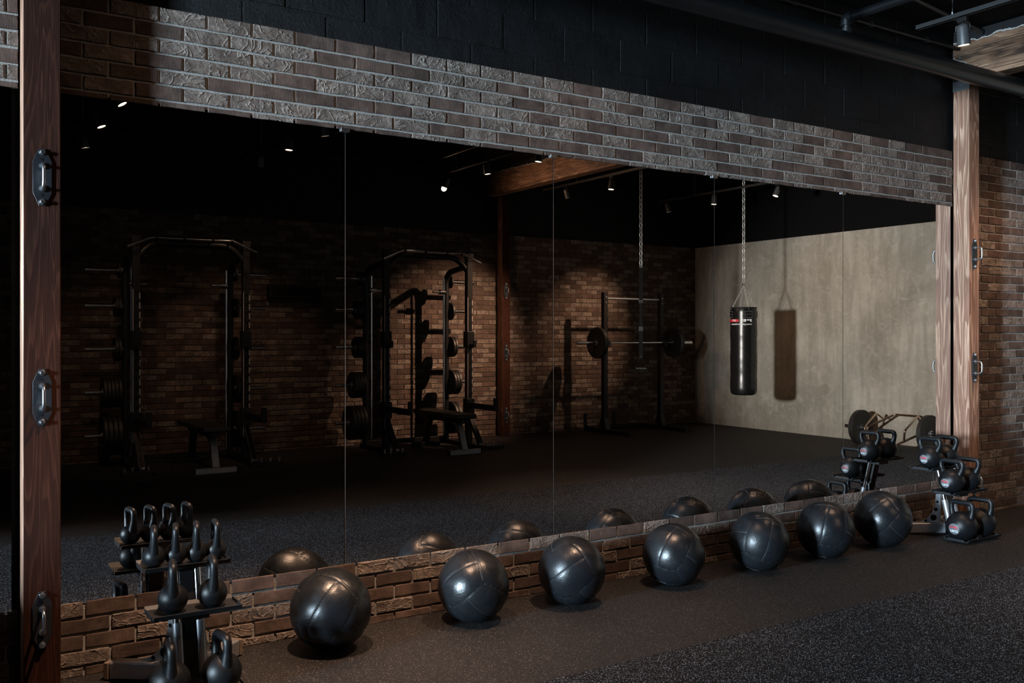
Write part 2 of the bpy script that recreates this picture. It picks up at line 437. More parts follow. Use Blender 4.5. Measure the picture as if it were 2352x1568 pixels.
# brick veneer
XP0, XP1 = .352, .486     # left post
XQ0, XQ1 = 6.764, 6.898   # right post
bricks('wall_front_brick_band', XP1, XQ0, ZB, ZM1, .8896, .006, -1, seed=3)
bricks('wall_front_brick_curb', XP1, XQ0, ZM0, 0, .795, .006, -1, seed=4, roughshare=.45)
bricks('wall_front_brick_end', XQ1, XR, ZB, 0, 6.95, .006, -1, seed=5)
bricks('wall_front_brick_band_left', -1.2, XP0-.006, ZB, ZM1, .2, .006, -1, seed=6)
bricks('wall_front_brick_curb_left', -1.2, XP0-.006, ZM0, 0, .1, .006, -1, seed=8)
bricks('wall_back_brick', -.2, XR, ZB, 0, .1, YB-.006, 1, seed=9, roughshare=.38, flat=True, mortar='joint_shade_mortar')
mb = MB(); mb.box(XR, XR+.1, YB-.1, .1, 0, ZB, 0)
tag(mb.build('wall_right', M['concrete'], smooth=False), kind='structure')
mb = MB(); mb.box(XR+.012, XR+.1, YB-.1, .1, ZB, ZC, 0)
tag(mb.build('wall_right_upper', M['lightwall'], smooth=False), kind='structure')
mb = MB(); mb.box(XL-.1, XR+.1, YB-.1, .1, -.05, 0, 0)
tag(mb.build('floor', M['rubber'], smooth=False), kind='structure')
mb = MB(); mb.box(XL-.1, XR+.1, YB-.1, .13, ZC, ZC+.1, 0)
tag(mb.build('ceiling', M['ceiling'], smooth=False), kind='structure')
# left wall with its wide doorway
mb = MB(); mb.box(XL-.1, XL, YB-.1, -4.0, 0, ZC); mb.box(XL-.1, XL, -1.0, .1, 0, ZC); mb.box(XL-.1, XL, -4.0, -1.0, 3.4, ZC)
tag(mb.build('wall_left', M['lightwall'], smooth=False), kind='structure')
mb = MB(); mb.box(XL-.1, XR, -2.9, -1.1, 0, .005)
tag(mb.build('floor_mat', M['turf'], smooth=False), 'long black coarse-speckled mat strip laid along the rubber floor', 'mat')

# posts and beams
def post(name, x0, x1, y0, y1, label, z1=3.37):
    mb = MB(); mb.box(x0, x1, y0, y1, 0, z1)
    return tag(mb.build(name, M['wood'], bev=.004), label, 'post', None, 'structure')
def rpost(name, cx, cy, label, z1=3.37, ds=()):
    mb = MB(); mb.box(-.067, .067, -.065, .065, 0, z1)
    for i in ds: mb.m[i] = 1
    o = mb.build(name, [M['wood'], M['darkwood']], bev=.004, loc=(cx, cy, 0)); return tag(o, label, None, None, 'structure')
rpost('wooden_post', (XP0+XP1)/2, -.070, 'dark timber post with a paler side, nearest the camera', ds=(2,3,4))
rp = rpost('wooden_post', (XQ0+XQ1)/2, -.070, 'pale lit timber post at the far end of the mirrors', ds=()); rp.rotation_euler = (0, 0, 0)
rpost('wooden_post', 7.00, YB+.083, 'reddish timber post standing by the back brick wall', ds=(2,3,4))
for cx in (6.83, .42):
    mb = MB(); mb.box(cx-.075, cx+.075, YB+.02, -.01, 3.375, ZC-.001)
    tag(mb.build('ceiling_beam', M['beam'], bev=.004), kind='structure')
# sheet metal cap where right post meets beam
mb = MB(); mb.box(XQ0-.006, XQ0-.001, -.14, -.005, 3.30, 3.62); mb.box(XQ0-.006, XQ1+.006, -.141, -.137, 3.34, 3.46)
for z in (3.34, 3.55):
    mb.cyl((XQ0-.014, -.07, z), (XQ0-.005, -.07, z), .01, 8)
tag(mb.build('post_cap_bracket', M['zinc'], bev=.001), 'grey metal bracket joining the lit timber post to the ceiling beam', 'bracket')

# ------------------------------------------------------------------ mirrors
seams = [XP1+.004, 1.75, 2.985, 4.22, 5.463, XQ0-.02]
mlab = ['wall mirror panel beside the dark timber post, with small kettlebells before it',
        'wall mirror panel showing a squat rack and warm brick wall, second from the dark post',
        'middle wall mirror panel of the five, showing barbell stand and strap',
        'wall mirror panel showing the hanging punching bag, fourth from the dark post',
        'wall mirror panel next to the pale lit post, showing concrete wall and hex bar']
for i in range(5):
    mb = MB(); a, b = seams[i]+.0015, seams[i+1]-.0015
    mb.box(a, b, .004, .010, ZM0-.01, ZM1+.01, 0)
    mb.add([(a, .0035, ZM0-.01), (a+.0022, .0035, ZM0-.01), (a+.0022, .0035, ZM1+.01), (a, .0035, ZM1+.01)], [(0, 1, 2, 3)], 1)
    tag(mb.build('wall_mirror', [M['mirror'], M['mirror_edge']], smooth=False), mlab[i], 'mirror', 'wall mirror panels')
mb = MB(); mb.box(-.9, .322, .004, .010, ZM0-.01, ZM1+.01, 0)
tag(mb.build('wall_mirror', [M['mirror']], smooth=False), 'sliver of wall mirror on the outer side of the dark timber post', 'mirror', 'wall mirror panels')
for i, x in enumerate(seams[1:5]):
    mb = MB(); mb.box(x-.022, x+.022, -.008, .003, ZM1-.012, ZM1+.006)
    tag(mb.build('mirror_clip', M['zinc'], bev=.001), ['small metal clip above the first mirror seam from the dark post', 'small metal clip above the second mirror seam from the dark post',
        'small metal clip above the mirror seam near the punching bag', 'small metal clip above the mirror seam nearest the pale post'][i], 'clip', 'mirror clips')

# ------------------------------------------------------------------ anchor handles on posts
def make_anchor():
    t = empty('wall_anchor')
    mb = MB(); hw, hh, t_ = .034, .113, .006
    poly = [(-.012,-hh),(.012,-hh),(hw,-.062),(hw,.062),(.012,hh),(-.012,hh),(-hw,.062),(-hw,-.062)]
    mb.prism(poly, t_, Matrix.Rotation(PI/2, 4, 'X'))      # local xy -> xz, extruded to -y
    mb.build('back_plate', M['plate_steel'], t, bev=.0012)
    for z in (-.045, .045):
        mb = MB(); mb.cyl((0, -t_, z), (0, -t_-.006, z), .013, 16); mb.build('handle_collar', M['zinc'], t)
    mb = MB(); pts = roundpath([(0, -t_, .045), (0, -.062, .045), (0, -.062, -.045), (0, -t_, -.045)], .034, 8)
    mb.tube(pts, .0065, 12); mb.build('handle', M['zinc'], t)
    for z in (-.098, .098):
        mb = MB(); mb.cyl((0, -t_, z), (0, -t_-.003, z), .0125, 20); mb.cyl((0, -t_-.003, z), (0, -t_-.011, z), .0085, 6)
        mb.build('bolt', M['zinc'], t, bev=.0008)
    for z in (-.070, .070):
        mb = MB(); mb.cyl((0, -t_+.001, z), (0, -t_-.0004, z), .0055, 16); mb.build('bolt_hole', M['strap'], t)
    return t
anchor = make_anchor()
al = []
first = True
for px, nm in ((.419, 'dark foreground'), (6.831, 'pale lit'), (7.00, 'back wall')):
    for k, z in enumerate((2.045, 1.175, .295)):
        o = anchor if first else copy_tree(anchor); first = False
        back = nm == 'back wall'
        o.location = (px, YB+.148 if back else -.135, z)
        o.rotation_euler = (0, 0, PI if back else 0)
        tag(o, '%s steel U-handle anchor plate on the %s timber post' % (('topmost', 'middle', 'lowest')[k], nm), 'anchor', 'strap anchors on the posts')

# ------------------------------------------------------------------ pipes
mb = MB(); PY, PZ = -.42, 3.275
mb.cyl((XL, PY, PZ), (XR, PY, PZ), .062, 28)
main = empty('ceiling_pipe', (5, PY, PZ), 0, 'thick black sprinkler pipe running along the wall under the ceiling', 'pipe')
o = mb.build('pipe_run', M['pipe']); o.parent = main; o.matrix_parent_inverse = Matrix.Translation((-5, -PY, -PZ))
def wpart(mb, name, mat, root, **k):
    o = mb.build(name, mat, **k); o.parent = root
    o.matrix_parent_inverse = Matrix.Translation(-root.location); return o
for x in (7.05, 7.19, 3.2):
    mb = MB(); mb.cyl((x-.02, PY, PZ), (x+.02, PY, PZ), .070, 28); wpart(mb, 'coupling', M['pipe'], main, bev=.004)
mb = MB(); mb.cyl((4.955, PY, PZ+.04), (4.955, PY, PZ+.075), .045, 20); 
wpart(mb, 'outlet_boss', M['pipe'], main)
mb = MB(); mb.tube(roundpath([(4.955, PY, PZ+.06), (4.955, PY, 3.425), (4.955, -5.5, 3.425)], .05, 6), .029, 20)
br = empty('branch_pipe', (4.955, PY, PZ), 0, 'thinner black branch pipe rising from the thick pipe with an elbow', 'pipe')
wpart(mb, 'pipe_run', M['pipe'], br)
mb = MB(); mb.tube(roundpath([(4.955, PY, 3.385), (4.955, PY, 3.425), (4.955, PY-.045, 3.425)], .035, 6), .037, 20)
mb.cyl((4.955, PY, 3.375), (4.955, PY, 3.39), .041, 20); mb.cyl((4.955, PY-.04, 3.425), (4.955, PY-.055, 3.425), .041, 20)
wpart(mb, 'elbow', M['pipe'], br)
mb = MB(); mb.cyl((3.55, PY, PZ+.06), (3.55, PY, ZC), .016, 12)
tag(mb.build('drop_pipe', M['pipe']), 'short thin black vertical pipe joining the thick pipe to the ceiling', 'pipe')
mb = MB(); mb.cyl((XL, -.06, 3.62), (XQ0-.01, -.06, 3.62), .014, 10)
for x in (2.3, 3.6, 4.9, 5.7, 6.35): mb.cyl((x-.015, -.06, 3.62), (x+.015, -.06, 3.62), .02, 10)
tag(mb.build('conduit', M['pipe']), 'slim black conduit along the top of the block wall', 'conduit')
mb = MB(); mb.cyl((2.0, -.9, 3.70), (6.75, -.25, 3.70), .02, 10)
tag(mb.build('conduit', M['pipe']), 'slim black conduit crossing the dark ceiling above the branch pipe', 'conduit')

# ------------------------------------------------------------------ track lights
def make_lamp(tilt, az):
    """origin at track underside, head tilts by tilt (deg from straight down) toward azimuth az"""
    t = empty('track_light')
    mb = MB(); mb.box(-.016, .016, -.03, .03, -.03, 0); mb.cyl((0,0,-.03), (0,0,-.042), .007, 10); mb.build('track_adapter', M['black'], t, bev=.002)
    R = Matrix.Translation((0, 0, -.085)) @ Matrix.Rotation(math.radians(az), 4, 'Z') @ Matrix.Rotation(math.radians(tilt), 4, 'Y') @ Matrix.Scale(.74, 4)
    # yoke
    mb = MB()
    pts = roundpath([(0, .047, -.01), (0, .045, .045), (0, -.045, .045), (0, -.047, -.01)], .015, 5)
    Y = Matrix.Translation((0, 0, -.085)) @ Matrix.Rotation(math.radians(az), 4, 'Z')
    mb.tube([Y @ p for p in pts], .004, 8)
    for s in (-1, 1): mb.cyl(Y @ Vector((0, s*.038, 0)), Y @ Vector((0, s*.054, 0)), .009, 12)
    mb.build('yoke', M['black'], t)
    mb = MB()
    prof = [(.0, .055), (.030, .055), (.042, .045), (.047, .03), (.053, -.105), (.053, -.115), (.048, -.115), (.046, -.10), (0, -.10)]
    mb.lathe(prof, 28, R); mb.build('lamp_housing', M['lamp_grey'], t)
    mb = MB(); mb.lathe([(0, -.108), (.046, -.108), (.046, -.106), (0, -.106)], 28, R); mb.build('lamp_lens', M['lens'], t)
    return t, R
TZ = 3.385
tracks = [(1.33, 'above the dark foreground post'), (3.05, 'second from the dark post'), (5.39, 'ending near the pale post'), (7.16, 'before the barbell stand'), (9.22, 'nearest the concrete wall')]
for tx, nm in tracks:
    y0, y1 = (-.62, -6.15)
    r = empty('light_track', (tx, (y0+y1)/2, TZ), 0, 'suspended black lighting track, ' + nm, 'light track', 'lighting tracks')
    mb = MB()
    mb.box(tx-.017, tx+.017, y1, y0, TZ, TZ+.012); mb.box(tx-.017, tx-.010, y1, y0, TZ-.014, TZ); mb.box(tx+.010, tx+.017, y1, y0, TZ-.014, TZ)
    wpart(mb, 'rail', M['rail'], r)
    for y in (-.86, -2.4, -4.05, -5.4):
        mb = MB(); mb.cyl((tx, y, TZ+.01), (tx, y, ZC), .0025, 6); mb.cyl((tx, y, TZ+.01), (tx, y, TZ+.03), .007, 8); wpart(mb, 'suspension_wire', M['zinc'], r)
WARM = (1, .63, .41)
lamps = [  # x, y, tilt, az, power, cone, tgt, label
 (1.33,-.95, 30, 60,  600, 62, (1.25,-.05,.15),  'track lamp above the small kettlebells, out in front of the dark post'),
 (3.05,-.95, 25, 60,  330, 64, (2.7,-.1,.15),  'track lamp above the medicine balls, on the second track'),
 (5.42,-.91, 8, 180,  90, 80, (6.0,-.6,0),  'glowing black track lamp in front of the exposed timber beam'),
 (7.16,-.95, 15, 60, 120, 84, (7.7,-.05,.5), 'added unseen track lamp beyond the pale post, brightening the end of the brick wall'),  # unseen lamp added to brighten the end brick wall
 (1.31,-3.5, 30, 200, 100, 60, (.9,-2.2,0), 'glowing track lamp nearest the mirror on the track above the dark post'),
 (1.31,-4.4, 22, 200, 34, 60, (2.4,-6.9,.4), 'glowing track lamp in the middle of the track above the dark post'),
 (1.34,-5.4, 12, 160, 18, 60, (2.4,-6.9,.4), 'glowing track lamp deepest on the track above the dark post'),
 (3.07,-3.68,12, 160, 90, 60, (3.4,-2.4,0), 'glowing track lamp nearest the mirror on the second track'),
 (3.03,-4.47, 4, 0,   30, 60, (3.2,-6.8,.6), 'glowing track lamp in the middle of the second track'),
 (3.07,-5.5, 10, 100, 30, 60, (3.4,-6.9,.8), 'glowing track lamp deepest on the second track'),
 (5.40,-3.67, 8, 30, 180, 60, (5.4,-2.3,0), 'glowing track lamp before the reflected ceiling beam'),
 (5.32,-4.59, 8, 200, 0, 60, (5.4,-6.9,1), 'unlit-looking grey track lamp facing away before the beam'),
 (5.42,-5.7, 20, 20, 130, 165, (6.8,-4.6,2.9), 'brightest flaring track lamp deepest on the track by the beam'),
 (7.14,-5.6, 18, 190, 0, 60, (6.3,-6.95,1.2), 'dim track lamp deepest on the track before the barbell stand'),
 (7.17,-4.7, 6, 0,  850, 52, (6.15,-7.0,1.1), 'dim track lamp in the middle of the track before the barbell stand'),
 (9.16,-5.9, 14, 200, 0, 44, (8.7,-7.0,1.5), 'dim track lamp deepest on the track nearest the concrete wall'),
 (9.16,-4.96, 4, 0,  380, 42, (8.5,-7.0,1.5), 'dim track lamp right behind the mirror seam on the concrete side'),
 (9.33,-4.0, 22, 20, 55, 110, (10.7,-4.2,1.2), 'glowing track lamp tilted toward the concrete wall'),
]
for (x, y, tilt, az, pw, cone, tg, lab) in lamps:
    t, R = make_lamp(tilt, az); t.location = (x, y, TZ-.012)
    tag(t, lab, 'track light', 'track lamps')
    if y > -1: spot('wall_fill_spot', Vector((x, y, TZ-.2)), (x, y+.45, 1.5), 13, WARM, 150, 1.0, .05)  # extra wide spot added as weak fill for the shaded brick band
    if pw:
        p = Vector((x, y, TZ-.012)) + (R @ Vector((0, 0, -.13)))
        s_ = spot('lamp_beam', p, tg, pw, WARM, cone, 1.0, .03)

# ------------------------------------------------------------------ medicine balls
def ball_mesh(r):
    bm = bmesh.new(); bmesh.ops.create_icosphere(bm, subdivisions=6, radius=1.0)
    for v in bm.verts:
        c = v.co.normalized(); a = [abs(c.x), abs(c.y), abs(c.z)]; k = a.index(max(a))
        m = a[k]; p, q = [(c.y/m, c.z/m), (c.z/m, c.x/m), (c.x/m, c.y/m)][k]
        # slight swirl keeps the twelve panels from reading as a plain cube
        de = min(1-abs(p), 1-abs(q)); dm = abs(p)
        d = min(de, dm*1.0)
        g = math.exp(-(d/.015)**2)
        bulge = min(d, .3)/.3
        s_ = 1 - .018*g + .010*math.sqrt(max(bulge, 0)) + .004*noise.noise(c*3)
        z = s_
        v.co = c*z*r
        if v.co.z < -r*.965: v.co.z = -r*.965 - (v.co.z + r*.965)*.0
    for f in bm.faces: f.smooth = True
    me = bpy.data.meshes.new('medicine_ball'); bm.to_mesh(me); bm.free(); me.materials.append(M['leather']); return me
def seam_mb(r):
    mb = MB()
    def arc(f):
        pts = [Vector(f(i/24*2-1)).normalized()*r*.9885 for i in range(25)]; mb.tube(pts, .0012, 6)
    for s in (-1, 1):
        for u in (-1, 1):
            arc(lambda t: (s, u, t)); arc(lambda t: (s, t, u)); arc(lambda t: (t, s, u))
        arc(lambda t: (s, 0, t)); arc(lambda t: (t, s, 0)); arc(lambda t: (0, t, s))
    return mb
BR = .18
bmesh_ball = ball_mesh(BR*.995)
balls = [(1.583,-.24,(.5,.35,.9),1.01), (2.334,-.235,(.75,.5,.3),.985), (2.924,-.255,(.9,.2,.7),.985), (3.63,-.27,(.3,.55,.5),.97), (4.295,-.30,(.35,.25,1.1),.985), (4.90,-.30,(.2,.4,.65),1.0), (5.485,-.30,(.6,.45,.2),1.03)]
bl = ['black leather medicine ball nearest the small kettlebell rack, first of the row', 'black medicine ball with a bright blue sheen beside the first ball', 'black medicine ball third along the row from the small kettlebells',
      'middle black medicine ball of the row of seven', 'black medicine ball half in shadow, third from the heavy kettlebell rack', 'black medicine ball between the shadowed ball and the last one', 'large worn black medicine ball next to the heavy kettlebell rack']
b0 = None
for i, (x, y, rot, sc) in enumerate(balls):
    if b0 is None:
        b0 = bpy.data.objects.new('medicine_ball', bmesh_ball); COL.objects.link(b0)
        sm = seam_mb(BR*.995).build('seam_piping', M['seam'], b0); o = b0
    else: o = copy_tree(b0)
    o.scale = (sc, sc, sc); o.location = (x, y, BR*sc*.995 + .0); o.rotation_euler = rot
    tag(o, bl[i], 'medicine ball', 'row of black medicine balls along the mirror')

# ------------------------------------------------------------------ kettlebells and racks
def make_bell(r, H, ow, tr, text=None):
    """kettlebell standing on z=0, handle loop in the YZ plane, label facing -X"""
    t = empty('kettlebell'); zc = r*.90
    mb = MB(); prof = [(0, 0), (r*.44, 0), (r*.47, r*.02)]
    a0 = -math.asin(.88)
    for i in range(1, 20):
        a = a0 + (PI/2-a0)*i/19; prof.append((max(r*math.cos(a), 0), zc + r*math.sin(a)))
    mb.lathe(prof, 36); mb.build('bell_body', M['iron'], t)
    hw = ow/2 - tr; top = H - tr
    sp = top - (zc+.4*r); y1 = .60*r
    pts = roundpath([(0, y1, zc+.4*r), (0, hw, zc+.4*r+.60*sp), (0, hw*.95, top), (0, -hw*.95, top), (0, -hw, zc+.4*r+.60*sp), (0, -y1, zc+.4*r)], min(.045, hw*.6), 8)
    n = len(pts); rad = []
    for i, p in enumerate(pts):
        k = max(0., (p.z-(zc+.4*r))/sp); rad.append(tr*(1.5 - .5*min(1, k*1.9)))
    mb = MB(); mb.tube(pts, rad, 16); mb.build('bell_handle', M['iron'], t)
    if text:
        lr = r*.38; zl = zc - .12*r
        def fn(u, v, e=.0006):   # u along text (runs toward -Y when seen from -X), v up
            yy, zz = -u, zl + v; q = yy*yy + (zz-zc)**2
            return Vector((-math.sqrt(max(r*r-q, 0)) - e, yy, zz))
        mb = MB(); N = 32; K = 5
        ring = [[fn(lr*k/K*math.cos(2*PI*i/N), lr*k/K*math.sin(2*PI*i/N), .0003) for i in range(N)] for k in range(1, K+1)]
        vs_ = [fn(0, 0, .0003)] + [p for rr in ring for p in rr]
        fs = [(0, 1+i, 1+(i+1) % N) for i in range(N)]
        for k in range(K-1):
            for i in range(N): fs.append((1+k*N+i, 1+(k+1)*N+i, 1+(k+1)*N+(i+1) % N, 1+k*N+(i+1) % N))
        mb.add(vs_, fs); lb = mb.build('weight_label', M['grey_print'], t)
        mb = MB(); text_mb(mb, text, lr*.62, lambda u, v: fn(u, v - lr*.36, .0009), 0); mb.build('weight_number', M['white_print'], lb, smooth=False)
        mb = MB(); text_mb(mb, 'PB', lr*.72, lambda u, v: fn(u, v*.8 + lr*.30, .0009), 0, sx=1.9, spacing=1.0)
        for s_ in (-1, 1):
            mb.add([fn(u, v, .0009) for u, v in ((-.9*lr, lr*(.28+.2*s_)), (.9*lr, lr*(.28+.2*s_)), (.88*lr, lr*(.33+.2*s_)), (-.88*lr, lr*(.33+.2*s_)))], [(0, 1, 2, 3)])
        mb.build('maker_mark', M['red_print'], lb, smooth=False)
    return t
def make_rack(tl, depth=.16):
    """kettlebell rack, origin on the floor below the middle of the top tray's wall side; faces -Y"""
    t = empty('kettlebell_rack')
    # column leaning: z 0 -> y -.22, z .47 -> y -.12   (local, wall side at y=0)
    c0 = Vector((0, -.205, .03)); c1 = Vector((0, -.10, .462))
    mb = MB(); mb.beam(c0, c1, .062, .05, (0, -1, 0)); mb.build('column', M['black'], t, bev=.004)
    for s_ in (-1, 1):
        mb = MB(); o_ = Vector((s_*.045, -.012, 0)); mb.tube([c0+o_, c1+o_], .0165, 16); mb.build('column_tube', M['chrome'], t)
        mb = MB(); mb.tube([c0+o_+Vector((0,.0,0)), c0.lerp(c1, .52)+o_], .0215, 16); mb.build('tube_sleeve', M['silver'], t)
    # V-shaped feet running back to the wall, each with a gusset that has lightening holes
    for s_ in (-1, 1):
        a_ = Vector((s_*.02, -.150, .055)); b_ = Vector((s_*.25, .065, .040)); d_ = (b_-a_); d_.z = 0; d_.normalize()
        mb = MB(); mb.beam(a_, b_, .062, .075); ft = mb.build('foot_beam', M['silver'], t, bev=.01)
        mb = MB(); mb.beam(b_, b_ + d_*.022, .066, .07); mb.build('foot_cap', M['rubberfoot'], ft, bev=.004)
        F = Matrix((d_, Vector((0, 0, 1)), d_.cross(Vector((0, 0, 1))))).transposed().to_4x4(); F.translation = Vector((s_*.02, -.150, 0))
        out = [(.03, .29), (.06, .29)]
        for i in range(9):
            q = i/8; out.append((.062 + .16*q**1.9, .265 - .185*(1-(1-q)**1.8)))
        out += [(.222, .072), (.03, .072)]
        mb = MB(); mb.prism(out, .006, F @ Matrix.Translation((0, 0, -.003))); g = mb.build('gusset', M['silver'], t, bev=.0008)
        for hx, hz, hr in [(.052, .235, .009), (.062, .18, .013), (.078, .122, .021), (.13, .098, .009)]:
            mb = MB(); mb.cyl(F @ Vector((hx, hz, -.0034)), F @ Vector((hx, hz, .0034)), hr, 20); mb.build('gusset_hole', M['strap'], g)
    mb = MB(); mb.box(-.03, .03, -.40, -.2, .008, .04); mb.build('front_foot', M['black'], t, bev=.004)
    # trays
    out = []
    for k, (y, z) in enumerate(((-.08, .475), (-.245, .325), (-.345, .018))):
        mb = MB(); hl = tl/2; d2 = depth/2
        sec = [(-d2-.018, .016), (-d2-.012, .016), (-d2+.004, 0), (d2-.004, 0), (d2+.010, .014), (d2+.016, .014), (d2, -.006), (-d2, -.006)]
        L = len(sec)
        vs_ = [(-hl, y+a, z+b) for a, b in sec] + [(hl, y+a, z+b) for a, b in sec]
        fs = [(i, (i+1) % L, L+(i+1) % L, L+i) for i in range(L)]
        for q in (0, L): fs += [(q+0, q+1, q+2, q+7), (q+2, q+3, q+6, q+7), (q+3, q+4, q+5, q+6)]
        mb.add(vs_, fs)
        for s_ in (-1, 1): mb.box(min(s_*hl, s_*(hl+.004)), max(s_*hl, s_*(hl+.004)), y-d2+.02, y+d2-.02, z-.006, z+.012)
        tr_ = mb.build('tray', M['grey_tray'], t, bev=.0012)
        mb = MB()
        if k < 2: mb.cbox((0, y+.01, z-.02), (.11, .09, .028)); mb.build('tray_bracket', M['black'], tr_, bev=.002)
    return t
RKY = -.165
rkL = make_rack(.34); rkL.location = (.935, RKY, 0)
tag(rkL, 'three-tier rack with small kettlebells beside the dark timber post', 'kettlebell rack', 'kettlebell racks')
rkR = make_rack(.40); rkR.location = (6.19, RKY, 0)
tag(rkR, 'three-tier rack with heavy kettlebells in front of the pale lit post', 'kettlebell rack', 'kettlebell racks')
ty = [(-.08, .477), (-.245, .327), (-.345, .020)]
def bell(src, x, tier, lab, rz=0, dy=0, first=False):
    o = src if first else copy_tree(src)
    o.location = (x, RKY+ty[tier][0]+dy, ty[tier][1]); o.rotation_euler = (0, 0, rz)
    return tag(o, lab, 'kettlebell', 'kettlebells on the racks')
bs = make_bell(.0445, .165, .115, .0128)
for i, (x, lab) in enumerate(((.818, 'smallest kettlebell on the top tier of the small rack, nearest the dark post'), (.903, 'small kettlebell on the top tier of the small rack, second from the dark post'),
                              (.987, 'small kettlebell on the top tier of the small rack, third from the dark post'), (1.066, 'small kettlebell on the top tier end nearest the balls'))):
    bell(bs, x, 0, lab, (-.16, -.2, -.2, -.1)[i], 0, i == 0)
bm_ = make_bell(.058, .203, .135, .0158)
bell(bm_, .855, 1, 'kettlebell on the middle tray of the small rack, on the dark post side', -.2, 0, True)
bell(bm_, 1.010, 1, 'kettlebell on the middle tray of the small rack, on the ball side', -.14)
bb = make_bell(.077, .228, .15, .0172)
bell(bb, .822, 2, 'larger kettlebell at the foot of the small rack, on the dark post side', -.12, 0, True)
bell(bb, 1.020, 2, 'larger kettlebell at the foot of the small rack, on the ball side', .12)
b10 = make_bell(.082, .222, .190, .0165, '10KG'); bell(b10, 6.10, 0, '10KG labelled black kettlebell on the top tray of the heavy rack', 0, 0, True)
b12 = make_bell(.085, .232, .196, .0168, '12KG'); bell(b12, 6.10, 1, '12KG labelled black kettlebell on the middle tray of the heavy rack', 0, 0, True)
b24 = make_bell(.101, .268, .190, .0172, '24KG'); bell(b24, 6.06, 2, '24KG labelled largest kettlebell on the bottom tray of the heavy rack', 0, 0, True)
bell(b10, 6.295, 0, 'kettlebell on the top tray of the heavy rack, behind the 10KG one', .06)
bell(b12, 6.29, 1, 'kettlebell on the middle tray of the heavy rack, behind the 12KG one', .06)
bell(b24, 6.28, 2, 'kettlebell on the bottom tray of the heavy rack, behind the 24KG one', .1)

# ------------------------------------------------------------------ weight plate
def make_plate(r, th, hub=.026, bumper=False):
    """axis along X, centred"""
    mb = MB(); R = Matrix.Rotation(PI/2, 4, 'Y'); h = th/2
    if bumper: prof = [(hub, -h), (hub*2.0, -h), (hub*2.1, -h*.8), (r*.62, -h*.8), (r*.66, -h), (r*.97, -h), (r, -h*.8), (r, h*.8), (r*.97, h), (r*.66, h), (r*.62, h*.8), (hub*2.1, h*.8), (hub*2.0, h), (hub, h), (hub, -h)]
    else: prof = [(hub, -h), (hub*1.8, -h), (hub*1.9, -h*.45), (r*.8, -h*.45), (r*.84, -h), (r*.97, -h), (r, -h*.7), (r, h*.7), (r*.97, h), (r*.84, h), (r*.8, h*.45), (hub*1.9, h*.45), (hub*1.8, h), (hub, h), (hub, -h)]
    mb.lathe(prof, 48, R); o = mb.build('weight_plate', M['rubberplate'])
    mb = MB(); mb.lathe([(hub*.98, -h*1.02), (hub*1.5, -h*1.02), (hub*1.5, h*1.02), (hub*.98, h*1.02), (hub*.98, -h*1.02)], 24, R); mb.build('hub_ring', M['zinc'], o)
    return o
